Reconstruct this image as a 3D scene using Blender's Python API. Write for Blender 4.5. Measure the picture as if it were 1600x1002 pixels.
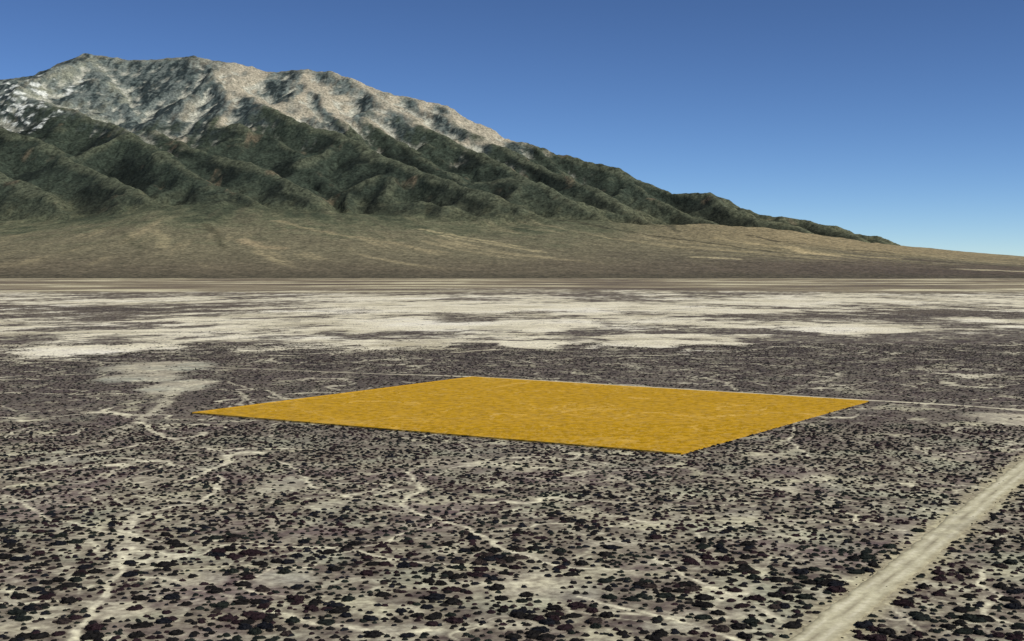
import bpy, math, random
import numpy as np

# ------------------------------------------------------------------ scene, camera, light
scene = bpy.context.scene
for o in list(bpy.data.objects):
    bpy.data.objects.remove(o)
COL = scene.collection
RNG = np.random.default_rng(7)

EYE = 62.0            # camera height over the plain, metres
FOC = 1930.0          # focal length in photograph pixels (1600 wide)
HOR = 415.0           # row of the true horizon
TILT = math.atan((501.0 - HOR) / FOC)

cam_data = bpy.data.cameras.new("camera")
cam_data.sensor_width = 36.0
cam_data.lens = 36.0 * FOC / 1600.0
cam_data.clip_start = 1.0
cam_data.clip_end = 90000.0
cam = bpy.data.objects.new("camera", cam_data)
COL.objects.link(cam)
cam.location = (0.0, 0.0, EYE)
cam.rotation_euler = (math.radians(90.0) - TILT, 0.0, 0.0)
scene.camera = cam

SUN_EL = math.radians(47.0)
SUN_AZ = math.radians(118.0)      # clockwise from +Y (the viewing direction)
world = bpy.data.worlds.new("World")
scene.world = world
world.use_nodes = True
wn = world.node_tree
wn.nodes.clear()
w_out = wn.nodes.new("ShaderNodeOutputWorld")
w_bg = wn.nodes.new("ShaderNodeBackground")
w_sky = wn.nodes.new("ShaderNodeTexSky")
w_sky.sky_type = 'NISHITA'
w_sky.sun_disc = False
w_sky.sun_elevation = SUN_EL
w_sky.sun_rotation = SUN_AZ
w_sky.altitude = 7000.0
w_sky.air_density = 1.3
w_sky.dust_density = 0.0
w_sky.ozone_density = 3.0
w_gam = wn.nodes.new("ShaderNodeGamma")
w_gam.inputs["Gamma"].default_value = 1.35
w_bg.inputs["Strength"].default_value = 0.053
wn.links.new(w_sky.outputs['Color'], w_gam.inputs['Color'])
wn.links.new(w_gam.outputs['Color'], w_bg.inputs['Color'])
wn.links.new(w_bg.outputs['Background'], w_out.inputs['Surface'])

sun_data = bpy.data.lights.new("sun", 'SUN')
sun_data.energy = 3.6
sun_data.angle = math.radians(0.5)
sun_data.color = (1.0, 0.95, 0.86)
sun = bpy.data.objects.new("sun", sun_data)
COL.objects.link(sun)
sd = np.array([math.sin(SUN_AZ) * math.cos(SUN_EL), math.cos(SUN_AZ) * math.cos(SUN_EL), math.sin(SUN_EL)])
from mathutils import Vector
sun.rotation_euler = Vector((-sd[0], -sd[1], -sd[2])).to_track_quat('-Z', 'Y').to_euler()
sun.location = (300, -300, 500)

scene.view_settings.view_transform = 'Standard'
scene.view_settings.look = 'None'
scene.view_settings.gamma = 1.0
scene.view_settings.use_curve_mapping = False
scene.view_settings.exposure = 0.0

# ------------------------------------------------------------------ helpers
CT, ST = math.cos(TILT), math.sin(TILT)


def ray(px, py):
    x = (px - 800.0) / FOC
    y = (py - 501.0) / FOC
    return np.array([x, CT - y * ST, -ST - y * CT])


def on_ground(px, py):
    d = ray(px, py)
    t = EYE / -d[2]
    return d[0] * t, d[1] * t


def at_depth(px, py, Y):
    d = ray(px, py)
    t = Y / d[1]
    return np.array([d[0] * t, Y, EYE + d[2] * t])


def row_to_depth(py):
    d = ray(800.0, py)
    return d[1] * EYE / -d[2]


def _hash(ix, iy, seed):
    h = (ix.astype(np.int64) * 374761393 + iy.astype(np.int64) * 668265263 + seed * 982451653) & 0xFFFFFFFF
    h = ((h ^ (h >> 13)) * 1274126177) & 0xFFFFFFFF
    h = ((h ^ (h >> 16)) * 2246822519) & 0xFFFFFFFF
    return (h ^ (h >> 15)) & 0xFFFFFFFF


def noise(x, y, seed=0):
    """2D gradient noise, about -1..1"""
    x = np.asarray(x, float)
    y = np.asarray(y, float)
    ix = np.floor(x)
    iy = np.floor(y)
    fx = x - ix
    fy = y - iy
    ux = fx * fx * fx * (fx * (fx * 6 - 15) + 10)
    uy = fy * fy * fy * (fy * (fy * 6 - 15) + 10)

    def g(dx, dy):
        a = _hash(ix + dx, iy + dy, seed) * (2 * math.pi / 4294967296.0)
        return np.cos(a) * (fx - dx) + np.sin(a) * (fy - dy)
    n0 = g(0, 0) * (1 - ux) + g(1, 0) * ux
    n1 = g(0, 1) * (1 - ux) + g(1, 1) * ux
    return (n0 * (1 - uy) + n1 * uy) * 1.5


def fbm(x, y, octaves=4, seed=0, gain=0.5, ridged=False):
    s = np.zeros(np.shape(x))
    a, t = 1.0, 0.0
    for i in range(octaves):
        f = 2.03 ** i
        n = noise(x * f + 17.3 * i, y * f - 9.1 * i, seed + 31 * i)
        s += a * (1 - 2 * np.abs(n) if ridged else n)
        t += a
        a *= gain
    return s / t


def sstep(a, b, x):
    t = np.clip((x - a) / (b - a), 0, 1)
    return t * t * (3 - 2 * t)


def mix(a, b, t):
    t = np.asarray(t)[..., None]
    return a * (1 - t) + np.asarray(b, float) * t


def srgb(r, g, b):
    c = np.array([r, g, b]) / 255.0
    return np.where(c <= 0.04045, c / 12.92, ((c + 0.055) / 1.055) ** 2.4)


def line_dist(x, y, pts):
    """distance to a polyline and the run (0..1) at the foot point"""
    best = np.full(np.shape(x), 1e9)
    run = np.zeros(np.shape(x))
    n = len(pts) - 1
    for i in range(n):
        ax, ay = pts[i]
        bx, by = pts[i + 1]
        dx, dy = bx - ax, by - ay
        t = np.clip(((x - ax) * dx + (y - ay) * dy) / (dx * dx + dy * dy + 1e-9), 0, 1)
        d = np.hypot(x - ax - t * dx, y - ay - t * dy)
        m = d < best
        best = np.where(m, d, best)
        run = np.where(m, (i + t) / n, run)
    return best, run


def smooth_line(pts, n=6):
    """Catmull-Rom through the points"""
    p = [np.array(q, float) for q in pts]
    p = [2 * p[0] - p[1]] + p + [2 * p[-1] - p[-2]]
    out = []
    for i in range(1, len(p) - 2):
        for k in range(n):
            t = k / n
            out.append(0.5 * (2 * p[i] + (p[i + 1] - p[i - 1]) * t + (2 * p[i - 1] - 5 * p[i] + 4 * p[i + 1] - p[i + 2]) * t * t
                              + (3 * p[i] - p[i - 1] - 3 * p[i + 1] + p[i + 2]) * t ** 3))
    out.append(p[-2])
    return out


def mesh_from(name, verts, faces, cols=None, smooth=False):
    """verts (n,3), faces (m,3) or (m,4) arrays; optional colour per vertex"""
    verts = np.ascontiguousarray(verts, np.float32)
    faces = np.ascontiguousarray(faces, np.int32)
    k = faces.shape[1]
    me = bpy.data.meshes.new(name)
    me.vertices.add(len(verts))
    me.vertices.foreach_set("co", verts.ravel())
    me.loops.add(faces.size)
    me.loops.foreach_set("vertex_index", faces.ravel())
    me.polygons.add(len(faces))
    me.polygons.foreach_set("loop_start", np.arange(0, faces.size, k, dtype=np.int32))
    me.polygons.foreach_set("loop_total", np.full(len(faces), k, dtype=np.int32))
    me.polygons.foreach_set("use_smooth", np.full(len(faces), smooth, dtype=bool))
    me.update(calc_edges=True)
    if cols is not None:
        c = np.ones((len(verts), 4), np.float32)
        c[:, :3] = cols
        at = me.color_attributes.new("tone", 'FLOAT_COLOR', 'POINT')
        at.data.foreach_set("color", c.ravel())
    me.validate()
    return me


def link(name, me, mat, kind=None, label=None, cat=None, group=None):
    o = bpy.data.objects.new(name, me)
    COL.objects.link(o)
    if mat and not me.materials:
        me.materials.append(mat)
    if kind:
        o["kind"] = kind
    if label:
        o["label"] = label
    if cat:
        o["category"] = cat
    if group:
        o["group"] = group
    return o


def grid_faces(nr, nc):
    i = np.arange(nr * nc).reshape(nr, nc)
    return np.stack([i[:-1, :-1], i[:-1, 1:], i[1:, 1:], i[1:, :-1]], -1).reshape(-1, 4)


# ------------------------------------------------------------------ materials
def toned_material(name, layers, bump=0.0, bump_scale=0.5, rough=0.95):
    """surface colour from the mesh's 'tone' attribute, broken up by noise layers (scale per metre, detail, low, high, stretch)"""
    m = bpy.data.materials.new(name)
    m.use_nodes = True
    nt = m.node_tree
    nd, lk = nt.nodes, nt.links
    bs = nd["Principled BSDF"]
    bs.inputs["Roughness"].default_value = rough
    bs.inputs["Specular IOR Level"].default_value = 0.1
    at = nd.new("ShaderNodeAttribute")
    at.attribute_name = "tone"
    tc = nd.new("ShaderNodeTexCoord")
    cur = at.outputs["Color"]
    for sc, det, lo, hi, c0, c1 in layers:
        nz = nd.new("ShaderNodeTexNoise")
        nz.inputs["Scale"].default_value = sc
        nz.inputs["Detail"].default_value = det
        nz.inputs["Roughness"].default_value = 0.6
        lk.new(tc.outputs["Object"], nz.inputs["Vector"])
        mr = nd.new("ShaderNodeMapRange")
        mr.inputs["From Min"].default_value = lo
        mr.inputs["From Max"].default_value = hi
        lk.new(nz.outputs["Fac"], mr.inputs["Value"])
        rp = nd.new("ShaderNodeMix")
        rp.data_type = 'RGBA'
        rp.inputs[6].default_value = (*c0, 1)
        rp.inputs[7].default_value = (*c1, 1)
        lk.new(mr.outputs["Result"], rp.inputs[0])
        mu = nd.new("ShaderNodeMix")
        mu.data_type = 'RGBA'
        mu.blend_type = 'MULTIPLY'
        mu.inputs[0].default_value = 1.0
        lk.new(cur, mu.inputs[6])
        lk.new(rp.outputs[2], mu.inputs[7])
        cur = mu.outputs[2]
    lk.new(cur, bs.inputs["Base Color"])
    if bump:
        nz = nd.new("ShaderNodeTexNoise")
        nz.inputs["Scale"].default_value = bump_scale
        nz.inputs["Detail"].default_value = 6
        lk.new(tc.outputs["Object"], nz.inputs["Vector"])
        bp = nd.new("ShaderNodeBump")
        bp.inputs["Strength"].default_value = 1.0
        bp.inputs["Distance"].default_value = bump
        lk.new(nz.outputs["Fac"], bp.inputs["Height"])
        lk.new(bp.outputs["Normal"], bs.inputs["Normal"])
    return m


MAT_GROUND = toned_material("desert_soil", [
    (0.50, 5, 0.36, 0.64, (0.62, 0.60, 0.60), (1.30, 1.31, 1.28)),
    (0.09, 4, 0.35, 0.66, (0.84, 0.82, 0.84), (1.16, 1.16, 1.12)),
], bump=0.12, bump_scale=0.8)
MAT_MOUNTAIN = toned_material("mountain_ground", [
    (0.045, 5, 0.36, 0.64, (0.55, 0.57, 0.56), (1.50, 1.47, 1.42)),
    (0.012, 5, 0.36, 0.64, (0.80, 0.80, 0.80), (1.20, 1.19, 1.17)),
], bump=9.0, bump_scale=0.03)
MAT_ROAD = toned_material("graded_dirt", [
    (0.7, 6, 0.35, 0.65, (0.86, 0.85, 0.83), (1.13, 1.13, 1.12)),
    (0.12, 4, 0.36, 0.64, (0.90, 0.89, 0.88), (1.10, 1.10, 1.09)),
], bump=0.08, bump_scale=1.3)
MAT_SHRUB = toned_material("shrub_leaf", [
    (2.2, 3, 0.34, 0.66, (0.65, 0.65, 0.65), (1.40, 1.40, 1.35)),
], rough=0.85)

# ------------------------------------------------------------------ the plain: trails, washes, pans
G = on_ground


def track(pts, w0, w1, strength=1.0):
    return ([tuple(p) for p in smooth_line([G(*p) for p in pts], 4)], .62 * w0, .62 * w1, strength)


TRACKS = [
    # pale washes and foot-worn trails: pixel rows of the photograph turned into places on the plain, width in metres
    track([(330, 596), (285, 606), (262, 622), (245, 640), (222, 656), (205, 664)], 10, 5, .52),
    track([(205, 664), (180, 682), (150, 700), (90, 706), (0, 712), (-150, 722)], 5, 7, .38),
    track([(215, 660), (235, 668), (262, 684), (300, 683), (318, 676)], 4, 3, .8),
    track([(-90, 744), (0, 735), (80, 725), (110, 712), (150, 708), (200, 698), (250, 690), (310, 682)], 1.5, 1.4, 1),
    track([(425, 708), (380, 708), (342, 727), (310, 742), (270, 752)], 4.0, 2.2, .85),
    track([(348, 742), (338, 762), (300, 785), (258, 793), (222, 802), (205, 822), (213, 852), (204, 872), (208, 892), (180, 920), (148, 957), (108, 992), (80, 1020), (60, 1060)], 1.6, 2.2, .95),
    track([(222, 802), (200, 816), (196, 835), (206, 852), (200, 870), (205, 888)], 6.0, 5.0, .55),
    track([(-80, 742), (0, 770), (50, 800), (130, 825), (190, 835), (250, 845), (330, 850), (440, 855), (500, 855), (550, 860), (580, 870), (625, 877), (700, 884)], 1.1, 1.3, .9),
    track([(430, 718), (465, 740), (495, 757), (530, 770), (570, 780), (600, 785), (640, 793)], 1.5, 1.4, .9),
    track([(640, 738), (650, 765), (636, 780), (660, 800), (690, 812), (740, 825), (765, 842), (800, 862), (870, 884), (980, 892)], 2.2, 1.2, 1),
    track([(690, 815), (640, 832), (600, 846), (560, 855)], 1.4, 1.0, .8),
    track([(920, 934), (1000, 955), (1055, 966), (1105, 986), (1180, 1010)], 1.3, 1.5, .9),
    track([(1015, 870), (1050, 892), (1085, 908), (1140, 930), (1200, 960), (1250, 975)], 1.5, 1.6, .9),
    track([(1240, 668), (1243, 690), (1248, 702), (1268, 714)], 1.6, 1.6, .8),
    track([(1304, 645), (1380, 651), (1480, 663), (1600, 676)], 1.2, 1.2, .6),
    track([(1270, 742), (1300, 757), (1350, 770)], 1.4, 1.0, .8),
    track([(420, 610), (440, 620), (462, 627)], 2.5, 2.0, .9),
    track([(355, 596), (375, 603), (400, 610)], 2, 2, .8),
    track([(380, 634), (383, 624), (370, 612), (340, 608)], 2.2, 2.2, .7),
    track([(1105, 590), (1140, 601), (1160, 613)], 2, 2, .6),
    track([(0, 905), (60, 890), (140, 885)], 1.2, 1.0, .5),
    track([(470, 640), (520, 655), (600, 668), (640, 676)], 1.6, 1.4, .5),
    track([(720, 690), (760, 720), (830, 730), (900, 735)], 1.6, 1.2, .6),
    track([(880, 700), (930, 730), (1000, 760), (1090, 775)], 1.4, 1.2, .5),
    track([(440, 960), (520, 975), (600, 990), (690, 985)], 2.5, 3.0, .6),
]


def pan(px, py, rx, ry, s):
    """a pale bare pan: centre and half-axes on the plain"""
    cx, cy = G(px, py)
    ax = abs(G(px + rx, py)[0] - cx)
    ay = 0.5 * abs(G(px, py - ry)[1] - G(px, py + ry)[1])
    return cx, cy, ax, ay, s


PANS = [pan(*a) for a in [
    (248, 574, 95, 12, 1.2), (278, 604, 60, 13, 1.2), (220, 590, 75, 9, 1.1), (400, 708, 32, 5, 1.0), (440, 760, 60, 14, .55),
    (850, 920, 120, 28, .55), (640, 985, 80, 14, .7), (440, 905, 60, 16, .8), (120, 845, 60, 18, .4), (520, 790, 40, 12, .5),
    (1430, 838, 40, 20, .6), (1195, 712, 50, 7, .5), (1590, 656, 75, 14, 1.2), (1270, 746, 40, 8, .5), (700, 722, 60, 12, .4),
    (820, 728, 50, 10, .5), (1060, 985, 60, 12, .5), (90, 720, 80, 9, .4), (230, 752, 60, 12, .5), (30, 985, 60, 20, .4), (550, 660, 70, 6, .4),
    (930, 690, 80, 8, .35), (1480, 716, 60, 8, .4), (310, 905, 50, 14, .6), (185, 958, 60, 16, .7), (960, 855, 60, 14, .35), (1150, 800, 60, 12, .3)]]
# cream salt pans further out (+) and dark scrub bands (-)
SALT = [pan(*a) for a in [
    (850, 541, 60, 9, 2.3), (1040, 535, 130, 10, 2.2), (1130, 512, 70, 5, 1.0), (1335, 518, 85, 9, 2.0), (1320, 508, 50, 5, 1),
    (720, 478, 260, 10, .8), (640, 505, 180, 10, .9), (1000, 480, 300, 12, .9), (90, 545, 170, 16, 1.5), (60, 520, 160, 6, .8), (420, 545, 200, 8, .5), (250, 560, 120, 8, .5),
    (330, 500, 180, 6, .5), (1560, 500, 100, 5, .7), (1250, 478, 200, 8, .3), (1450, 495, 250, 8, -.5), (560, 535, 130, 8, .9), (60, 470, 260, 4, .8), (500, 463, 500, 2, .6), (1350, 461, 400, 2, 1.0), (1450, 472, 300, 3, .6),
    (520, 562, 180, 12, .75), (420, 578, 130, 8, .6), (680, 545, 120, 8, .5), (240, 572, 90, 7, .5), (1530, 540, 110, 5, .5), (1260, 540, 60, 3, .8), (750, 525, 120, 6, .6),
    (1110, 519, 200, 4, -1.1), (1290, 515, 50, 2, -1.2), (930, 520, 150, 4, -1.0), (180, 509, 150, 4, -1.0), (700, 500, 140, 3, -.8), (1540, 506, 110, 5, -1.2), (1400, 512, 60, 3, -.7),
    (630, 523, 120, 3, -.6), (850, 562, 300, 8, -.7), (1300, 556, 330, 14, -1.1), (140, 574, 200, 6, -.8), (150, 541, 60, 4, -.9), (1010, 544, 40, 4, -.9), (1150, 496, 120, 4, -.7),
    (200, 452, 300, 2.5, -.8), (650, 447, 500, 3, -.6), (80, 480, 160, 3, -.7), (1450, 490, 150, 2, -.6)]]

ROAD = [tuple(p) for p in smooth_line([G(*p) for p in [(1120, 1130), (1190, 1065), (1262, 1004), (1332, 950), (1408, 890), (1458, 849), (1512, 804), (1570, 757), (1640, 702), (1740, 640)]], 5)]
FAR_ROAD = [tuple(p) for p in smooth_line([G(*p) for p in [(-120, 556), (180, 567), (360, 575), (500, 581), (620, 585.5), (738, 589), (1050, 607.5), (1357, 626), (1480, 632.5), (1580, 640), (1700, 650)]], 4)]
PARCEL = [G(*p) for p in [(300, 646.5), (738, 590), (1357, 628), (1064, 711)]]


def in_parcel(x, y, grow=0.0):
    r = np.ones(np.shape(x), bool)
    for i in range(4):
        ax, ay = PARCEL[i]
        bx, by = PARCEL[(i + 1) % 4]
        L = math.hypot(bx - ax, by - ay)
        r &= ((bx - ax) * (y - ay) - (by - ay) * (x - ax)) / L < grow
    return r


def plain_fields(x, y):
    """what the plain is like at (x, y): bare soil, trail, salt and how thick the scrub stands"""
    wx = x + 5 * fbm(x / 22, y / 22, 3, 11) + 1.2 * fbm(x / 4, y / 4, 2, 12)
    wy = y + 5 * fbm(x / 22, y / 22, 3, 13) + 1.2 * fbm(x / 4, y / 4, 2, 14)
    lx = x + 1.6 * noise(x / 9, y / 9, 15) + 3 * noise(x / 30, y / 30, 151)
    ly = y + 1.6 * noise(x / 9, y / 9, 16)
    trail = np.zeros(np.shape(x))
    for pts, w0, w1, s in TRACKS:
        a = np.array(pts)
        lo, hi = a.min(0) - 25, a.max(0) + 25
        m = (x > lo[0]) & (x < hi[0]) & (y > lo[1]) & (y < hi[1])
        if not m.any():
            continue
        d, run = line_dist(lx[m], ly[m], pts)
        w = (w0 + (w1 - w0) * run) * (0.75 + 0.5 * noise(x[m] / 14, y[m] / 14, 17) ** 2 + .25)
        v = s * (1 - sstep(0.30, 0.95, d / w)) * (0.75 + .6 * noise(x[m] / 5, y[m] / 5, 18))
        trail[m] = np.maximum(trail[m], np.clip(v, 0, 1))
    # thin pale rills and game paths that vein the scrub
    vx = x + 14 * noise(x / 38, y / 38, 31) + 3 * noise(x / 9, y / 9, 32)
    vy = y + 14 * noise(x / 38, y / 38, 33) + 3 * noise(x / 9, y / 9, 34)
    lw = .032 + .030 * sstep(380, 800, y)
    v1 = 1 - sstep(.3 * lw, 1.1 * lw, np.abs(noise(vx / 46, vy / 46, 35)))
    v2 = 1 - sstep(.3 * lw, 1.1 * lw, np.abs(noise(vx / 24, vy / 24, 36)))
    vein = np.maximum(v1 * sstep(-.25, .3, noise(x / 60, y / 60, 37)), v2 * .9 * sstep(-.15, .3, noise(x / 45, y / 45, 38)))
    trail = np.maximum(trail, vein * (.66 - .06 * sstep(420, 700, y) + .2 * noise(x / 7, y / 7, 39)))
    panv = np.zeros(np.shape(x))
    pw = .30 * fbm(x / 26, y / 26, 4, 19, gain=.6)
    for cx, cy, ax, ay, s in PANS:
        m = (np.abs(wx - cx) < ax * 1.7) & (np.abs(wy - cy) < ay * 1.7)
        r = np.hypot((wx[m] - cx) / ax, (wy[m] - cy) / ay) + pw[m]
        panv[m] = np.maximum(panv[m], s * (1 - sstep(0.45, 1.1, r)))
    # scattered small bare patches
    n = fbm(x / 26, y / 26, 4, 21) + .5 * fbm(x / 8, y / 8, 2, 22)
    patch = sstep(0.18, 0.58, n) * .9
    # salt flats set in about 700 m out
    salt = np.zeros(np.shape(x))
    f = y > 560
    if f.any():
        x_, y_ = x[f], y[f]
        far = sstep(1100, 1900, y_)
        sal = -1.30 + 1.08 * sstep(420 + 200 * sstep(-150, 150, x_), 1250 - 200 * (1 - sstep(-250, 0, x_)), y_ + 160 * noise(x_ / 300, y_ / 300, 23)) + .05 * far - .6 * sstep(2500, 3600, y_)
        n1, n2 = fbm(x_ / 130, y_ / 130, 4, 24, gain=.6), fbm(x_ / 130, y_ / 130, 4, 25, gain=.6)
        q = np.clip(.10 * y_, 40, 240)
        for cx, cy, ax, ay, s in SALT:
            m = (np.abs(x_ - cx) < ax * 1.8 + 160) & (np.abs(y_ - cy) < ay * 1.8 + 300)
            r = np.hypot((x_[m] + q[m] * n1[m] - cx) / ax, (y_[m] + 1.6 * q[m] * n2[m] - cy) / ay)
            sal[m] += .85 * s * (1 - sstep(0.35, 1.4, r))
        # drainage runs slantwise over the flats, one way on this side and another on that
        la, lb = x_ * .5 + y_ * .86, x_ * .86 - y_ * .5
        ra, rb = x_ * -.35 + y_ * .94, x_ * .94 + y_ * .35
        wr = sstep(-250, 350, x_ + 150 * noise(x_ / 400, y_ / 400, 28))
        wig = 30 * n1
        streak = (1 - wr) * fbm(la / 420, (lb + wig) / 120, 7, 26, gain=.74) + wr * fbm(ra / 420, (rb + wig) / 150, 7, 29, gain=.74)
        streak = .75 * streak + .35 * fbm(x_ / 500, y_ / 500, 3, 30)
        sal = sal + 3.6 * streak + 1.9 * fbm(x_ / 50, y_ / 42, 5, 27, gain=.8)
        salt[f] = sstep(-0.55, 0.50, sal)
    return trail, panv, patch, salt


def build_ground():
    rows = np.concatenate([np.linspace(1130, 760, 280), np.linspace(759, 560, 260), np.linspace(559.2, 433, 300)[0:]])
    Y = np.array([row_to_depth(r) for r in rows])
    Y = np.concatenate([[-900, -300, -60, 40, 110], Y, [6600, 8000, 12000, 20000, 40000]])
    nc = 640
    u = np.linspace(-1, 1, nc)
    half = np.maximum(np.abs(Y), 180) * 0.56 + 40
    X = half[:, None] * u[None, :]
    YY = np.repeat(Y[:, None], nc, 1)
    x, y = X.ravel(), YY.ravel()
    trail, panv, patch, salt = plain_fields(x, y)
    # base soil
    big = fbm(x / 60, y / 60, 4, 41)
    mid = fbm(x / 9, y / 9, 4, 42, gain=.6)
    c = np.empty((len(x), 3))
    c[:] = srgb(140, 132, 115)
    fine = fbm(x / 3.2, y / 3.2, 3, 50, gain=.65)
    c = mix(c, srgb(196, 191, 166), sstep(-.05, .45, mid + .45 * fine))
    c = mix(c, srgb(104, 93, 86), sstep(.0, .45, -mid + .4 * big - .4 * fine))
    c = mix(c, srgb(122, 104, 104), .6 * sstep(.0, .5, fbm(x / 35, y / 35, 3, 43)))
    c = mix(c, srgb(186, 189, 162), .55 * sstep(.1, .5, fbm(x / 30, y / 30, 3, 44)))
    # purple-grey scrub floor between the shrubs thickens with distance
    c = mix(c, srgb(103, 94, 88), sstep(300, 560, y) * (0.45 + .5 * sstep(-.3, .3, mid)))
    c = mix(c, srgb(78, 70, 67), .65 * sstep(420, 760, y) * sstep(-.3, .35, fbm(x / 50, y / 50, 4, 45)))
    # fine dark flecks of scrub where single shrubs are too small to stand apart
    fl = fbm(x / 8, y / 5, 3, 46, gain=.7)
    c = mix(c, srgb(56, 50, 49), sstep(450, 900, y) * .65 * sstep(-.1, .40, fl))
    c = mix(c, srgb(172, 166, 142), sstep(420, 800, y) * .60 * sstep(.1, .45, -fl))
    c = mix(c, srgb(196, 191, 162), np.clip(patch, 0, 1) * (1 - .5 * sstep(400, 700, y)))
    pan_c = mix(np.broadcast_to(srgb(208, 200, 174), c.shape), srgb(192, 194, 174), sstep(-.2, .4, big))
    c = mix(c, pan_c, np.clip(panv * 1.1, 0, 1) * (.72 + .5 * fbm(x / 12, y / 12, 3, 53)).clip(0, 1))
    c = mix(c, srgb(230, 224, 194), np.clip(trail * 1.25, 0, 1) * (1 - .2 * sstep(450, 800, y)))
    near = y < 560
    dr = np.full(len(x), 99.0)
    dr[near] = line_dist(x[near], y[near], ROAD[::3])[0]
    c = mix(c, srgb(186, 178, 146), .8 * (1 - sstep(4.0, 8.5, dr + 3 * mid)))
    # salt flats
    tone = fbm(x / 160, y / 160, 4, 47)
    s_c = mix(np.broadcast_to(srgb(238, 231, 203), c.shape), srgb(196, 188, 160), sstep(-.1, .6, tone + .8 * fbm(x / 60, y / 40, 4, 52, gain=.7)))
    s_c = mix(s_c, srgb(248, 243, 222), sstep(.0, .5, -tone))
    c = mix(c, mix(np.broadcast_to(srgb(112, 103, 90), c.shape), srgb(84, 76, 70), sstep(-.2, .4, tone)), .75 * sstep(1100, 1700, y))
    c = mix(c, s_c, salt)
    # tan and brown ground before the foot of the fan
    far = sstep(2500, 3500, y + 500 * noise(x / 900, y / 900, 48))
    st = fbm(x / 700, y / 260, 5, 49, gain=.6)
    b_c = mix(np.broadcast_to(srgb(160, 149, 122), c.shape), srgb(108, 97, 84), sstep(-.15, .35, st))
    b_c = mix(b_c, srgb(236, 228, 190), sstep(.08, .32, -st) * .9)
    c = mix(c, b_c, far * .9)
    # a pale line of track along the foot of the fan
    c = mix(c, srgb(190, 182, 150), .8 * np.exp(-((y - 5900) / 60) ** 2))
    z = 0.10 * fbm(x / 14, y / 14, 3, 51) * (1 - sstep(900, 1500, y))
    v = np.stack([x, y, z], -1)
    me = mesh_from("ground", v, grid_faces(len(Y), nc), c, smooth=True)
    return link("ground", me, MAT_GROUND, kind="structure")


build_ground()


def strip(name, pts, width, colour_fn, step=2.5, cross=9, lift=0.13, crown=0.03):
    """a road as its own sheet just above the plain, with ragged edges"""
    P = np.array(pts)
    seg = np.hypot(*np.diff(P, axis=0).T)
    s = np.concatenate([[0], np.cumsum(seg)])
    q = np.arange(0, s[-1], step)
    cx = np.interp(q, s, P[:, 0])
    cy = np.interp(q, s, P[:, 1])
    k = max(1, int(24 / step))
    ker = np.ones(2 * k + 1) / (2 * k + 1)
    cx = np.convolve(np.pad(cx, k, 'reflect', reflect_type='odd'), ker, 'valid')
    cy = np.convolve(np.pad(cy, k, 'reflect', reflect_type='odd'), ker, 'valid')
    tx, ty = np.gradient(cx), np.gradient(cy)
    L = np.hypot(tx, ty)
    nx, ny = ty / L, -tx / L
    t = np.linspace(-1, 1, cross)
    hw = width / 2 * (1 + .34 * fbm(q / 7, q * 0 + .5, 4, 61, gain=.65))
    hw2 = width / 2 * (1 + .34 * fbm(q / 7, q * 0 + 7.5, 4, 62, gain=.65))
    off = np.where(t[None, :] < 0, t[None, :] * hw[:, None], t[None, :] * hw2[:, None])
    X = cx[:, None] + nx[:, None] * off
    Y = cy[:, None] + ny[:, None] * off
    zb = lift + crown * (1 - t[None, :] ** 2) + 0 * X
    zb[:, 0] = zb[:, -1] = -0.15
    x, y = X.ravel(), Y.ravel()
    c = colour_fn(x, y, np.repeat(q[:, None], cross, 1).ravel(), np.repeat(t[None, :], len(q), 0).ravel())
    me = mesh_from(name, np.stack([x, y, zb.ravel()], -1), grid_faces(len(q), cross), c, smooth=True)
    return link(name, me, MAT_ROAD, kind="structure")


def road_col(x, y, s, t):
    c = np.broadcast_to(srgb(204, 198, 166), (len(x), 3))
    ruts = np.exp(-((np.abs(t + .05 * np.sin(s / 30)) - .42) / .14) ** 2)
    c = mix(c, srgb(224, 218, 190), ruts * .85 * sstep(-.5, .2, noise(s / 9, t * 3, 67)))
    c = mix(c, srgb(150, 141, 118), .85 * np.exp(-(t / .15) ** 2) * sstep(-.3, .3, noise(s / 12, t * 2, 63)))
    c = mix(c, srgb(160, 152, 124), .85 * sstep(.55, .95, np.abs(t) + .45 * fbm(x / 4, y / 4, 3, 64)))
    c = mix(c, srgb(150, 143, 122), .5 * np.exp(-((s - 150) / 22) ** 2) * sstep(-.2, .3, noise(x / 6, y / 6, 65)))
    return c


def far_road_col(x, y, s, t):
    c = np.broadcast_to(srgb(222, 215, 186), (len(x), 3))
    c = mix(c, srgb(140, 132, 116), .75 * (1 - sstep(PARCEL[1][0] - 60, PARCEL[1][0] + 10, x)))
    return mix(c, srgb(160, 152, 134), .7 * sstep(.1, .5, noise(s / 25, t, 66)))


strip("dirt_road", ROAD, 7.4, road_col, step=1.0, cross=15)
strip("dirt_track", FAR_ROAD, 3.6, far_road_col, step=5.0, cross=7, lift=0.15)


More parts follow.
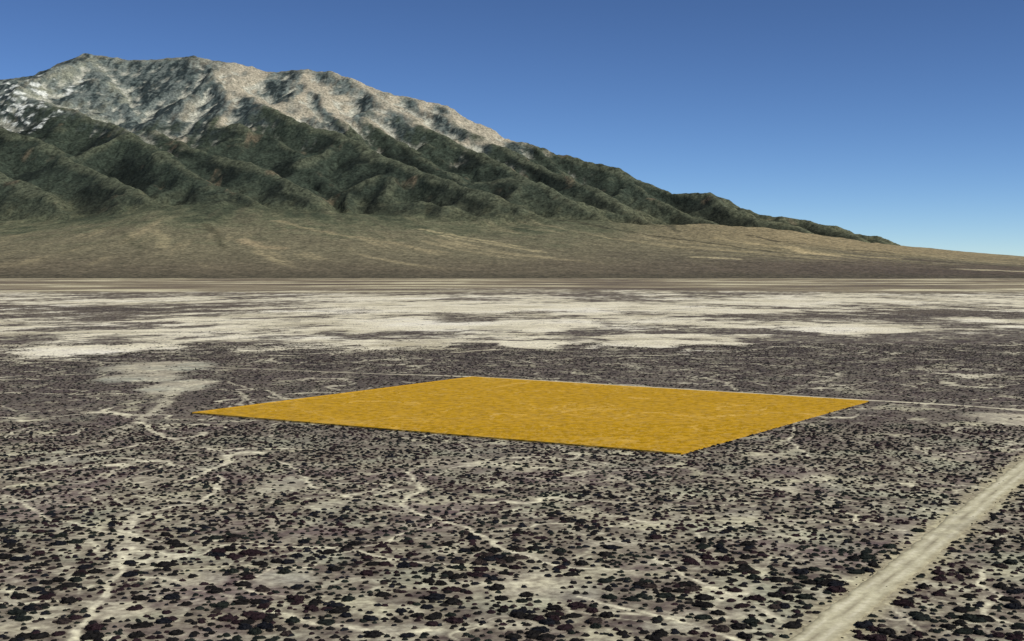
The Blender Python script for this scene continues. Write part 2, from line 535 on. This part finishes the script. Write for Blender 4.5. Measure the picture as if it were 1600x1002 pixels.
# ------------------------------------------------------------------ mountain range and alluvial fan
def build_mountain():
    step = 16.0
    xs = np.arange(-6900, 6800, step)
    ys = np.arange(5800, 15000, step)
    X, Y = np.meshgrid(xs, ys)
    Z = np.full(X.shape, -4000.0)
    WX = X + 190 * fbm(X / 1100, Y / 1100, 3, 71) + 70 * fbm(X / 300, Y / 300, 4, 72)
    WY = Y + 190 * fbm(X / 1100, Y / 1100, 3, 73) + 70 * fbm(X / 300, Y / 300, 4, 74)

    def add_ridge(pts, k, rnd, reach):
        for a, b in zip(pts[:-1], pts[1:]):
            x0, x1 = min(a[0], b[0]) - reach, max(a[0], b[0]) + reach
            y0, y1 = min(a[1], b[1]) - reach, max(a[1], b[1]) + reach
            i0, i1 = np.searchsorted(xs, [x0, x1])
            j0, j1 = np.searchsorted(ys, [y0, y1])
            if i1 <= i0 or j1 <= j0:
                continue
            sx, sy = WX[j0:j1, i0:i1], WY[j0:j1, i0:i1]
            dx, dy = b[0] - a[0], b[1] - a[1]
            t = np.clip(((sx - a[0]) * dx + (sy - a[1]) * dy) / (dx * dx + dy * dy), 0, 1)
            d = np.hypot(sx - a[0] - t * dx, sy - a[1] - t * dy)
            h = a[2] + (b[2] - a[2]) * t - k * (np.sqrt(d * d + rnd * rnd) - rnd)
            Z[j0:j1, i0:i1] = np.maximum(Z[j0:j1, i0:i1], h)

    K = 1000.0
    mains = [
        # the crest
        [(-260, 150, 13.8), (-120, 132, 13.8), (0, 125, 13.8), (45, 120, 13.8), (90, 101, 13.9), (130, 85, 14), (165, 92, 14), (200, 96, 14), (250, 93, 14), (300, 91, 14), (330, 98, 14), (390, 105, 14),
         (430, 113, 14), (470, 112, 13.9), (520, 116, 13.9), (545, 126, 13.8), (600, 148, 13.7), (640, 156, 13.6), (690, 168, 13.5), (740, 194, 13.4), (790, 220, 13.2), (830, 227, 13),
         (870, 243, 12.8), (900, 247, 12.7), (960, 266, 12.4), (1000, 288, 12.2), (1040, 306, 12), (1080, 305, 11.9), (1115, 303, 11.8), (1150, 318, 11.7), (1200, 337, 11.5),
         (1265, 346, 11.3), (1300, 354, 11.2), (1330, 361, 11.1), (1370, 372, 11), (1400, 384, 10.9), (1440, 396, 10.8)],
        # spurs coming down towards the plain
        [(10, 126, 13.7), (60, 150, 13.1), (120, 178, 12.4), (200, 213, 11.6), (270, 246, 10.9), (335, 290, 10.2), (410, 322, 9.6)],
        [(-80, 160, 12.6), (-20, 190, 12), (40, 212, 11.5), (90, 240, 11), (140, 262, 10.5), (195, 284, 10), (262, 320, 9.5)],
        [(-140, 205, 11.6), (-60, 236, 11.1), (0, 266, 10.6), (60, 291, 10.1), (112, 326, 9.6)],
        [(300, 92, 14), (350, 132, 13.3), (400, 158, 12.7), (460, 190, 12), (520, 213, 11.6), (570, 236, 11.2), (640, 264, 10.7), (700, 287, 10.2), (770, 312, 9.7), (830, 340, 9.4)],
        [(335, 122, 13.4), (290, 152, 12.9), (250, 180, 12.5), (212, 207, 12.1)],
        [(345, 130, 13.2), (362, 165, 12.6), (352, 200, 12), (372, 228, 11.4)],
        [(230, 205, 12), (290, 228, 11.4), (345, 246, 11), (405, 260, 10.6), (455, 288, 10.1), (515, 330, 9.5)],
        [(375, 195, 11.9), (420, 215, 11.5), (480, 246, 11), (530, 285, 10.4), (580, 312, 10), (630, 338, 9.6)],
        [(545, 126, 13.8), (600, 158, 13.3), (650, 190, 12.8), (690, 213, 12.4), (740, 242, 11.9), (800, 268, 11.3), (860, 296, 10.7), (905, 322, 10.2), (940, 345, 9.8)],
        [(552, 186, 12.8), (575, 181, 12.7), (620, 214, 12.1), (680, 248, 11.4), (740, 276, 10.8), (790, 300, 10.3)],
        [(470, 112, 13.9), (500, 150, 13.2), (515, 180, 12.7), (530, 205, 12.2)],
        [(640, 156, 13.6), (700, 192, 13), (770, 226, 12.4), (830, 256, 11.8), (885, 282, 11.2), (930, 303, 10.7), (985, 334, 10.1), (1045, 367, 9.6)],
        [(830, 227, 13), (880, 258, 12.3), (930, 286, 11.7), (990, 316, 11.1), (1060, 340, 10.6), (1120, 360, 10.1)],
        [(730, 294, 10.6), (800, 279, 10.6), (850, 284, 10.4), (890, 308, 10), (930, 338, 9.6)],
        [(615, 322, 9.9), (650, 318, 9.8), (700, 334, 9.6), (740, 346, 9.4)],
        [(960, 266, 12.4), (1010, 300, 11.8), (1080, 330, 11.1), (1160, 352, 10.4), (1200, 366, 10)],
        [(1115, 303, 11.8), (1140, 326, 11.3), (1190, 345, 10.8), (1260, 364, 10.3)],
        [(1265, 346, 11.3), (1300, 364, 10.8), (1340, 374, 10.4)],
        [(130, 85, 14), (160, 120, 13.5), (175, 150, 13.1), (205, 185, 12.6)],
        [(250, 93, 14), (238, 120, 13.6), (225, 150, 13.2), (215, 180, 12.7)],
        [(60, 118, 13.8), (100, 150, 13.4), (140, 172, 13), (185, 204, 12.4)],
        [(330, 318, 9.9), (380, 322, 9.7), (440, 335, 9.4)],
    ]
    R = random.Random(5)

    def branch(pts, level):
        """side spurs left and right of a ridge"""
        spacing = (540, 240)[level]
        lo, hi = ((450, 1500), (180, 520))[level]
        k = (0.70, 0.80)[level]
        side = R.choice((-1, 1))
        dist = R.uniform(0.3, 1) * spacing
        acc = 0
        for a, b in zip(pts[:-1], pts[1:]):
            d = np.array(b) - np.array(a)
            L = math.hypot(d[0], d[1])
            while acc + L > dist:
                t = (dist - acc) / L
                p = np.array(a) + d * t
                down = np.array([d[0], d[1]]) / L * (1 if d[2] < 0 else -1)
                ang = math.radians(R.uniform(38, 72)) * side
                di = np.array([down[0] * math.cos(ang) - down[1] * math.sin(ang), down[0] * math.sin(ang) + down[1] * math.cos(ang)])
                ln = R.uniform(lo, hi)
                q = [p - np.array([0, 0, (12 + R.uniform(0, 45)) if level == 0 else R.uniform(3, 14)])]
                g = R.uniform(0.36, 0.50) + (0.06 if level else 0)
                n = 4 if level == 0 else 2
                for i in range(n):
                    bend = math.radians(R.uniform(-20, 20))
                    di = np.array([di[0] * math.cos(bend) - di[1] * math.sin(bend), di[0] * math.sin(bend) + di[1] * math.cos(bend)])
                    st = ln / n
                    q.append(q[-1] + np.array([di[0] * st, di[1] * st, -g * st * (0.75 + .5 * i / n)]))
                add_ridge(q, k, 18 if level == 0 else 10, 700 if level == 0 else 320)
                if level == 0:
                    branch(q, 1)
                side = -side
                dist += spacing * R.uniform(.4, 1.7)
            acc += L

    for i, r in enumerate(mains):
        pts = [at_depth(a, b, c * K) for a, b, c in r]
        sink = {2: 40, 8: 110, 10: 90, 13: 110, 14: 30, 16: 60}.get(i, 0)
        pts = [p - np.array([0, 0, sink * min(1, 2 * k / len(pts))]) for k, p in enumerate(pts)]
        add_ridge(pts, 0.64, 26, 3200 if i == 0 else 1700)
        branch(pts, 0)
    # the alluvial fan in front: px where its top meets the mountain
    fx = np.array([-400, 0, 110, 180, 260, 340, 430, 520, 640, 760, 850, 930, 1020, 1100, 1200, 1300, 1400, 1500, 1600, 1900])
    fy = np.array([352, 347, 343, 332, 321, 320, 328, 333, 338, 345, 343, 346, 352, 351, 357, 371, 384, 393, 401, 420])
    P = np.array([at_depth(a, b, 9500.0) for a, b in zip(fx, fy)])
    warp = 120 * fbm(X / 1500, Y / 1500, 3, 81)
    top = np.interp(X + warp, P[:, 0], P[:, 2])
    u = (Y - 5960 - 60 * fbm(X / 900, X * 0, 3, 82)) / 3540
    prof = np.where(u < 0, u * .35, np.where(u < 1, .55 * np.clip(u, 0, 1) + .45 * np.clip(u, 0, 1) ** 1.9, 1 - .22 * (u - 1)))
    fan = top * prof
    uu = np.clip(u, 0, 1)
    fan += uu * (16 * fbm(X / 420, Y / 1600, 4, 83) + 7 * fbm(X / 110 + Y / 900, Y / 700, 3, 84, ridged=True)) * (1 - sstep(2600, 3600, X) * .8)
    Z += 30 * fbm(WX / 330, WY / 330, 5, 75, gain=.55, ridged=True) + 7 * fbm(X / 70, Y / 70, 2, 76)
    w = 80.0
    h = np.clip(.5 + .5 * (Z - fan) / w, 0, 1)
    rock = h
    Zf = Z * h + fan * (1 - h) + w * h * (1 - h) * .5
    Zf = np.where(u < 0, np.minimum(Zf, u * 60 - .2), Zf)

    def blur(a, r):
        p = np.pad(a, ((r + 1, r), (r + 1, r)), 'edge').cumsum(0).cumsum(1)
        n = 2 * r + 1
        return (p[n:, n:] - p[:-n, n:] - p[n:, :-n] + p[:-n, :-n]) / (n * n)

    gy, gx = np.gradient(Zf, step)
    gyb, gxb = np.gradient(blur(Zf, 5), step)
    hollow = blur(Zf, 6) - Zf          # > 0 in gullies
    hollow2 = blur(Zf, 16) - Zf
    slope = np.hypot(gx, gy)
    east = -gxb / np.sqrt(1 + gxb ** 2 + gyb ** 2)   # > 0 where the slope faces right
    C = np.empty(Zf.shape + (3,))
    n1 = fbm(X / 500, Y / 500, 4, 91)
    n2 = fbm(X / 120, Y / 120, 4, 92, gain=.6)
    n3 = fbm(X / 45, Y / 45, 3, 93, gain=.6)
    run = fbm(X / 70, Zf / 190, 4, 96, gain=.62)      # bands that run down the faces
    # wooded and brushy slopes, hillside shade painted in: left faces darker, right faces paler
    C[:] = srgb(58, 67, 57)
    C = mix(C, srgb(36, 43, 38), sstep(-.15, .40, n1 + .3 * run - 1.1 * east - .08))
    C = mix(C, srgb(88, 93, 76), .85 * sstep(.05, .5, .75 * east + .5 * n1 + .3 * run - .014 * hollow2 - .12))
    C = mix(C, srgb(112, 100, 82), .75 * sstep(.30, .6, fbm(X / 330, Y / 330, 4, 94) + .25 * run + .25 * east))
    low = 1 - sstep(330, 760, Zf + 140 * n1)
    C = mix(C, srgb(104, 104, 80), low * (.25 + .5 * sstep(-.2, .4, n2 + east)))
    C = mix(C, srgb(36, 41, 34), .65 * sstep(.0, .35, n3 + .25 * n2) * (1 - .3 * low))
    # bare rock above the tree line; sunlit and shaded faces are put into its colour
    tx = np.array([-500, 0, 100, 200, 330, 430, 500, 600, 700, 800, 900, 1000, 1500])
    ty = np.array([150, 172, 186, 212, 214, 190, 205, 200, 214, 236, 236, 235, 230])
    T = np.array([at_depth(a, b, 12300.0) for a, b in zip(tx, ty)])
    tree = np.interp(X, T[:, 0], T[:, 2])
    alp = sstep(-130, 130, Zf - tree + 260 * n1 + 260 * run + 3.0 * hollow2)
    A = np.empty_like(C)
    A[:] = srgb(112, 120, 115)
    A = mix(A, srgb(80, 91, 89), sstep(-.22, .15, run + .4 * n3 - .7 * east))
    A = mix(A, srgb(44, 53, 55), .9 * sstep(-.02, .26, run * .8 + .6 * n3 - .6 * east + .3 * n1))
    tan_zone = sstep(-3750, -2900, X + 250 * n1)            # the sandier part of the crest; sunlit tan painted on its right-facing sides
    A = mix(A, srgb(170, 162, 143), sstep(-.05, .3, 1.2 * east + .3 * n1 + .2 * run) * tan_zone * .95)
    A = mix(A, srgb(150, 150, 130), sstep(.1, .5, 1.0 * east + .3 * n1 + .35 * n2) * (1 - tan_zone) * .7)
    A = mix(A, srgb(176, 176, 162), .9 * sstep(7, 20, hollow + 5 * run + .12 * hollow2))
    crest_top = sstep(30, 4, blur(Zf, 20) - Zf + 60) if False else sstep(18, 50, Zf - blur(Zf, 14))
    A = mix(A, srgb(146, 144, 128), .55 * crest_top * sstep(-.3, .2, n2))
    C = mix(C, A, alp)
    # old snow lying in patches at the end of the range
    sn = fbm((X - .5 * Zf) / 150, (Zf + .3 * X) / 70, 4, 97, gain=.55)
    patchy = (1 - sstep(-4900, -4100, X + 300 * n1)) * sstep(1180, 1420, Zf) * (1 - .6 * sstep(1900, 2200, Zf))
    C = mix(C, srgb(214, 217, 210), .92 * sstep(.10, .19, sn * patchy + .16 * (patchy - 1)))
    # fan: olive brush near the top, brown below, faint washes running down
    F = np.empty_like(C)
    F[:] = srgb(118, 113, 91)
    kf = np.clip((X + 2600) / 3600, -.25, 1.1)
    st = fbm((X + kf * (Y - 7600)) / 230, Y / 1700, 5, 95, gain=.62)
    F = mix(F, srgb(92, 98, 76), .8 * sstep(.50, .95, u + .35 * n1 + .2 * n2 - .35 * sstep(300, 1500, X)))
    F = mix(F, srgb(62, 70, 56), .8 * sstep(.82, 1.05, u + .3 * n1 + .25 * n2) * (1 - sstep(0, 1400, X)))
    F = mix(F, srgb(104, 96, 80), sstep(.42, .10, u + .12 * n1) * .85) if False else mix(F, srgb(104, 96, 80), (1 - sstep(.10, .45, u + .12 * n1)) * .85)
    F = mix(F, srgb(158, 147, 116), .75 * sstep(.06, .4, st) * sstep(.1, .3, u) * (1 - .85 * sstep(.68, .86, u) * (1 - sstep(-400, 600, X))))
    F = mix(F, srgb(92, 88, 72), .6 * sstep(.1, .5, -st))
    F = mix(F, srgb(158, 143, 110), .75 * sstep(300, 2400, X) * sstep(.40, .8, u + .2 * st))
    F = mix(F, srgb(92, 82, 74), .75 * sstep(-400, 2200, X) * (1 - sstep(.25, .6, u + .2 * n1 + .2 * st)))
    F = mix(F, srgb(84, 80, 66), .7 * (1 - sstep(.02, .16, u + .06 * n1)))
    # washes and gullies on the fan, found by where they show on its surface
    dep = Y * CT + (EYE - Zf) * ST
    PX = 800 + FOC * X / dep
    PY = 501 + FOC * ((EYE - Zf) * CT - Y * ST) / dep
    front = (u > .02) & (Y < 11500)
    fxs, fys, fX, fY = PX[front], PY[front], X[front], Y[front]

    def on_fan(px, py):
        k = np.argmin((fxs - px) ** 2 + 9 * (fys - py) ** 2)
        return fX[k], fY[k]
    for pts, wid, colr, amt in [
            ([(660, 358), (700, 366), (760, 376), (820, 385)], 34, (166, 156, 122), .8),
            ([(690, 368), (770, 381), (850, 395)], 36, (162, 152, 120), .8),
            ([(1235, 386), (1262, 395), (1300, 399)], 60, (184, 168, 130), .9),
            ([(1088, 402), (1150, 405)], 50, (180, 168, 134), .8),
            ([(1120, 372), (1200, 384), (1290, 396), (1400, 404)], 55, (170, 156, 120), .7),
            ([(1510, 421), (1600, 424)], 80, (180, 170, 140), .9),
            ([(840, 336), (900, 347), (960, 359), (1040, 371), (1120, 382), (1210, 394)], 28, (62, 62, 50), .8),
            ([(1165, 367), (1215, 377), (1290, 386), (1400, 396)], 26, (70, 66, 54), .8),
            ([(960, 340), (1010, 355), (1060, 362)], 30, (70, 70, 56), .7),
            ([(320, 350), (335, 365), (352, 388)], 30, (84, 82, 64), .7),
            ([(190, 362), (205, 380), (218, 388)], 30, (84, 84, 66), .6),
            ([(60, 372), (120, 360), (190, 352)], 30, (88, 86, 68), .6),
            ([(430, 345), (500, 362), (600, 378), (700, 395)], 40, (160, 148, 116), .5),
            ([(380, 375), (400, 384), (440, 389)], 70, (160, 146, 116), .7),
            ([(240, 360), (260, 374), (250, 386)], 50, (160, 150, 118), .5)]:
        P2 = [on_fan(*p) for p in pts]
        a = np.array(P2)
        m = (X > a[:, 0].min() - 200) & (X < a[:, 0].max() + 200) & (Y > a[:, 1].min() - 200) & (Y < a[:, 1].max() + 200)
        d, _ = line_dist((X + 35 * n2 + 25 * n1)[m], (Y + 60 * n2)[m], P2)
        F[m] = mix(F[m], srgb(*colr), amt * (1 - sstep(.4, 1.1, d / wid)))
    F = mix(F, srgb(62, 66, 52), .5 * sstep(.1, .45, n3) * sstep(.75, 1.0, u))
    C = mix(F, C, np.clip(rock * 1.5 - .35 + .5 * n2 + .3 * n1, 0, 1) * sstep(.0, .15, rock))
    v = np.stack([X, Y, Zf], -1).reshape(-1, 3)
    # leave out the far back side and the strip under the plain
    f = grid_faces(*X.shape)
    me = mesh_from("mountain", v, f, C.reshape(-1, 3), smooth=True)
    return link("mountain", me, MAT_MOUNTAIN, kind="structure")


build_mountain()


# ------------------------------------------------------------------ the marked parcel
def build_parcel():
    top = 0.6
    P = [np.array(p) for p in PARCEL]
    cx = sum(P) / 4
    n = 40
    v, f = [], []
    for j in range(n + 1):
        for i in range(n + 1):
            s, t = i / n, j / n
            q = P[0] * (1 - s) * (1 - t) + P[3] * s * (1 - t) + P[2] * s * t + P[1] * (1 - s) * t
            v.append((q[0], q[1], top))
    f = grid_faces(n + 1, n + 1).tolist()
    idx = lambda i, j: j * (n + 1) + i
    border = [idx(i, 0) for i in range(n)] + [idx(n, j) for j in range(n)] + [idx(n - i, n) for i in range(n)] + [idx(0, n - j) for j in range(n)]
    base = len(v)
    for b in border:
        v.append((v[b][0], v[b][1], -0.1))
    m = len(border)
    for k in range(m):
        f.append([border[k], base + k, base + (k + 1) % m, border[(k + 1) % m]])
    me = mesh_from("parcel_marker", np.array(v), np.array(f))
    mat = bpy.data.materials.new("amber_film")
    mat.use_nodes = True
    nd, lk = mat.node_tree.nodes, mat.node_tree.links
    nd.clear()
    out = nd.new("ShaderNodeOutputMaterial")
    mx = nd.new("ShaderNodeMixShader")
    tr = nd.new("ShaderNodeBsdfTransparent")
    tr.inputs["Color"].default_value = (1.0, 0.96, 0.86, 1)
    df = nd.new("ShaderNodeBsdfDiffuse")
    df.inputs["Color"].default_value = (0.96, 0.545, 0.028, 1)
    tc = nd.new("ShaderNodeTexCoord")
    nz = nd.new("ShaderNodeTexNoise")
    nz.inputs["Scale"].default_value = 0.28
    nz.inputs["Detail"].default_value = 3.0
    lk.new(tc.outputs["Object"], nz.inputs["Vector"])
    mr = nd.new("ShaderNodeMapRange")
    mr.inputs["From Min"].default_value = 0.36
    mr.inputs["From Max"].default_value = 0.62
    mr.inputs["To Min"].default_value = 0.40
    mr.inputs["To Max"].default_value = 0.60
    lk.new(nz.outputs["Fac"], mr.inputs["Value"])
    lk.new(mr.outputs["Result"], mx.inputs[0])
    lk.new(tr.outputs[0], mx.inputs[1])
    lk.new(df.outputs[0], mx.inputs[2])
    lk.new(mx.outputs[0], out.inputs["Surface"])
    link("parcel_marker", me, mat, label="translucent amber four-sided parcel marker laid over the scrub", cat="land parcel")


build_parcel()


# ------------------------------------------------------------------ shrubs
def shrub_template(seed, rings, segs, leaves, height=0.24, leaf=0.10):
    """a low spreading desert shrub, one metre across: lobed mound with leaf tufts standing off it"""
    r = np.random.default_rng(seed)
    lob = [(r.uniform(-.25, .25), r.uniform(-.25, .25), r.uniform(.55, 1)) for _ in range(3)]
    ph = r.uniform(0, 6.28, 4)
    am = r.uniform(.02, .10, 4)

    def outline(a):
        return .42 * (1 + am[0] * np.sin(2 * a + ph[0]) + am[1] * np.sin(3 * a + ph[1]) + am[2] * np.sin(5 * a + ph[2]) + am[3] * np.sin(9 * a + ph[3]))

    def dome(a, q):
        rad = outline(a) * q
        x, y = np.cos(a) * rad, np.sin(a) * rad
        z = height * np.sqrt(np.clip(1 - q ** 2, 0, 1)) * (.65 + .35 * np.sin(4 * x * 3 + ph[1]) * np.cos(4 * y * 3 + ph[2]))
        return x, y, z
    v, f = [], []
    for k in range(rings):
        q = 1 - k / rings
        a = np.arange(segs) * 2 * math.pi / segs + .3 * k
        x, y, z = dome(a, np.full(segs, q))
        jit = r.normal(0, .02, (segs, 3))
        v += np.stack([x + jit[:, 0], y + jit[:, 1], z + (np.abs(jit[:, 2]) if k else -.06)], -1).tolist()
    v.append([0, 0, height * .8])
    for k in range(rings - 1):
        for i in range(segs):
            a, b = k * segs + i, k * segs + (i + 1) % segs
            c, d = a + segs, b + segs
            f += [[a, b, d], [a, d, c]]
    for i in range(segs):
        f.append([(rings - 1) * segs + i, (rings - 1) * segs + (i + 1) % segs, rings * segs])
    for _ in range(leaves):
        a, q = r.uniform(0, 6.28), math.sqrt(r.uniform(0, 1.12))
        x, y, z = dome(np.array(a), np.array(min(q, 1.0)))
        x, y = x * max(1, q), y * max(1, q)
        out = np.array([x * 1.6, y * 1.6, height * .9])
        out /= np.linalg.norm(out)
        d = out + r.normal(0, .35, 3)
        d /= np.linalg.norm(d)
        s = np.cross(d, r.normal(0, 1, 3))
        s /= np.linalg.norm(s)
        p = np.array([x, y, max(float(z) - .02, 0)])
        L = leaf * r.uniform(.6, 1.4)
        b = len(v)
        v += [(p - s * L * .38).tolist(), (p + s * L * .38).tolist(), (p + d * L + np.array([0, 0, .01])).tolist()]
        f.append([b, b + 1, b + 2])
    return np.array(v, float), np.array(f)


TONES = np.array([srgb(29, 27, 26), srgb(42, 30, 33), srgb(32, 36, 32), srgb(25, 26, 31), srgb(54, 46, 43)])


def scatter(y0, y1, cell, half=0.56, loose=.5):
    gx = np.arange(-y1 * half, y1 * half, cell)
    gy = np.arange(y0, y1, cell)
    x, y = np.meshgrid(gx, gy)
    x = x + cell * .5 * (np.arange(len(gy)) % 2)[:, None]
    x = x + RNG.uniform(-loose, loose, x.shape) * cell
    y = y + RNG.uniform(-loose, loose, y.shape) * cell
    x, y = x.ravel(), y.ravel()
    m = np.abs(x) < np.maximum(y, 60) * half + 15
    return x[m], y[m]


def thin(x, y, cover, salt_cut=1.0):
    trail, panv, patch, salt = plain_fields(x, y)
    cl = fbm(x / 18, y / 18, 3, 101)
    p = cover * (1 + .35 * cl) * (1 - .95 * np.clip(trail * 1.45 - .1, 0, 1)) * (1 - .93 * np.clip(panv * 1.3, 0, 1)) * (1 - .45 * patch) * (1 - salt_cut * .97 * salt)
    d, _ = line_dist(x, y, ROAD)
    p = p * (.05 + .95 * sstep(3.2, 5.0, d + .8 * noise(x / 6, y / 6, 102)))
    d2, _ = line_dist(x, y, FAR_ROAD)
    p = p * sstep(2.2, 3.0, d2)
    keep = RNG.uniform(0, 1, len(x)) < p
    return x[keep], y[keep], cl[keep], panv[keep], trail[keep]


def sizes(n, cl, lo, hi, med):
    s = med * np.exp(RNG.normal(0, .38, n)) * (1 + .25 * cl)
    return np.clip(s, lo, hi)


def tones(x, y):
    n = len(x)
    k = noise(x / 16, y / 16, 105) + RNG.normal(0, .35, n)
    idx = np.where(k > .45, 1, np.where(k < -.45, 2, np.where(RNG.uniform(0, 1, n) < .3, 3, np.where(RNG.uniform(0, 1, n) < .15, 4, 0))))
    return idx


def merge(name, x, y, s, idx, temps, flat=1.0, cap=9.0, base_z=None):
    """many shrubs joined as one mass"""
    rot = RNG.uniform(0, 6.283, len(x))
    st = RNG.uniform(.85, 1.35, len(x))
    V, F, Cc = [], [], []
    base = 0
    which = RNG.integers(0, len(temps), len(x))
    lift = np.full(len(x), .02) if base_z is None else base_z
    zs = np.minimum(s * flat * RNG.uniform(.75, 1.25, len(x)), cap)
    for w, (tv, tf) in enumerate(temps):
        m = np.where(which == w)[0]
        if not len(m):
            continue
        c, q = np.cos(rot[m])[:, None], np.sin(rot[m])[:, None]
        vx, vy = tv[None, :, 0] * s[m][:, None] * st[m][:, None], tv[None, :, 1] * s[m][:, None]
        v = np.stack([vx * c - vy * q + x[m][:, None], vx * q + vy * c + y[m][:, None], tv[None, :, 2] * zs[m][:, None] + 0 * vx + lift[m][:, None]], -1)
        V.append(v.reshape(-1, 3))
        F.append((tf[None] + (np.arange(len(m)) * len(tv))[:, None, None] + base).reshape(-1, 3))
        col = TONES[idx[m]] * RNG.uniform(.7, 1.3, (len(m), 1))
        Cc.append(np.repeat(col, len(tv), 0))
        base += len(m) * len(tv)
    me = mesh_from(name, np.concatenate(V), np.concatenate(F), np.concatenate(Cc))
    return me


def build_shrubs():
    hero = [shrub_template(200 + i, 5, 20, 200, leaf=.055) for i in range(8)]
    near_t = [shrub_template(300 + i, 2, 11, 8, leaf=.10) for i in range(8)]
    mid_t = [shrub_template(400 + i, 1, 8, 3, leaf=.2) for i in range(5)]
    far_t = [shrub_template(500 + i, 1, 6, 0) for i in range(4)]

    # foreground
    x, y = scatter(165, 480, 2.15, loose=.40)
    x, y, cl, panv, trail = thin(x, y, .86)
    s = sizes(len(x), cl, .4, 2.9, 1.46)
    s = s * (1 + .22 * (1 - sstep(240, 360, y)))
    road_d, _ = line_dist(x, y, ROAD)
    s = np.where(road_d < 4.2, np.minimum(s, .55), np.where(trail > .4, np.minimum(s, 1.1), s))
    # denser clumps: some shrubs get close companions
    k = RNG.uniform(0, 1, len(x)) < .10
    x2, y2 = x[k] + RNG.normal(0, 1.0, k.sum()), y[k] + RNG.normal(0, 1.0, k.sum())
    d, _ = line_dist(x2, y2, ROAD)
    ok = d > 4.4
    x, y, s = np.concatenate([x, x2[ok]]), np.concatenate([y, y2[ok]]), np.concatenate([s, s[k][ok] * RNG.uniform(.5, .9, ok.sum())])
    panv = np.concatenate([panv, panv[k][ok]])
    trail = np.concatenate([trail, trail[k][ok]])
    cover = in_parcel(x, y, 3.0)
    idx = tones(x, y)
    # the 300 that show largest are things of their own
    # seen in the photograph's frame
    dep = y * CT - (0 - EYE) * ST
    px = 800 + FOC * x / dep
    py = 501 + FOC * (y * -ST * -1 * -1 + (EYE) * CT) / dep
    vis = (px > 4) & (px < 1596) & (py < 1000)
    rank = np.where(vis, s / dep, 0)
    top = np.argsort(-rank)[:300]
    m = np.ones(len(x), bool)
    m[top] = False
    tone_name = ['near-black', 'dark maroon', 'dark olive', 'blue-black', 'dull brown']
    meshes = {}
    dr, _ = line_dist(x[top], y[top], ROAD)
    WASH = np.array(sorted(TRACKS[5][0], key=lambda p: p[1]))
    RD = np.array(sorted(ROAD, key=lambda p: p[1]))
    for j, i in enumerate(top):
        w = int(RNG.integers(0, len(hero)))
        key = (w, int(idx[i]))
        if key not in meshes:
            tv, tf = hero[w]
            rr = np.random.default_rng(900 + w * 7 + key[1])
            meshes[key] = mesh_from("shrub", tv, tf, TONES[key[1]] * rr.uniform(.75, 1.3, (len(tv), 1)))
        tn = tone_name[key[1]]
        el = float(RNG.uniform(.9, 1.5))
        sz = ('broad' if s[i] > 3.0 else ('mid-sized' if s[i] > 2.7 else 'small')) + (' elongated' if el > 1.3 else ' rounded')
        wash_x = np.interp(y[i], WASH[:, 1], WASH[:, 0])
        road_x = np.interp(y[i], RD[:, 1], RD[:, 0])
        if dr[j] < 9:
            where = 'on the verge of the wide dirt road'
        elif abs(x[i] - wash_x) < 9:
            where = 'beside the winding sandy wash'
        elif panv[i] > .3:
            where = 'on a pale bare clearing'
        elif x[i] > road_x:
            where = 'on the open side of the dirt road'
        elif x[i] < wash_x:
            where = 'in scrub across the wash from the road'
        else:
            where = 'in scrub between wash and dirt road'
        lab = f"{sz} {tn} desert shrub {where}"
        o = link("desert_shrub", meshes[key], MAT_SHRUB, label=lab, cat="shrub", group=f"{sz} {tn} shrubs {where}")
        o.location = (x[i], y[i], 0.03)
        o.rotation_euler = (0, 0, float(RNG.normal(.1, .5)) + math.pi * int(RNG.integers(0, 2)))
        o.scale = (s[i] * el, s[i], s[i] * RNG.uniform(.75, 1.15))
    sn = s[m].copy()
    link("shrub_cover", merge("shrub_cover", x[m], y[m], sn, idx[m], near_t, 1.0, 1.9, np.where(line_dist(x[m], y[m], ROAD)[0] < 3.9, .14, .02)), MAT_SHRUB, kind="stuff",
         label="scattered dark low desert shrubs covering the near plain", cat="shrubs")
    # middle distance
    x, y = scatter(480, 980, 2.7, loose=.42)
    x, y, cl, _, _ = thin(x, y, .72)
    s = sizes(len(x), cl, .5, 3.0, 1.5)
    link("shrub_cover", merge("shrub_cover", x, y, s, tones(x, y), mid_t, .9, 1.9), MAT_SHRUB, kind="stuff",
         label="dense dark scrub of the middle plain around the amber parcel", cat="shrubs")
    # far scrub
    x, y = scatter(980, 1900, 5.6)
    x, y, cl, _, _ = thin(x, y, .65)
    s = sizes(len(x), cl, .8, 4.0, 1.9)
    link("shrub_cover", merge("shrub_cover", x, y, s, np.full(len(x), 4), far_t, .6, 1.9), MAT_SHRUB, kind="stuff",
         label="thin far scrub between the pale salt flats", cat="shrubs")


build_shrubs()
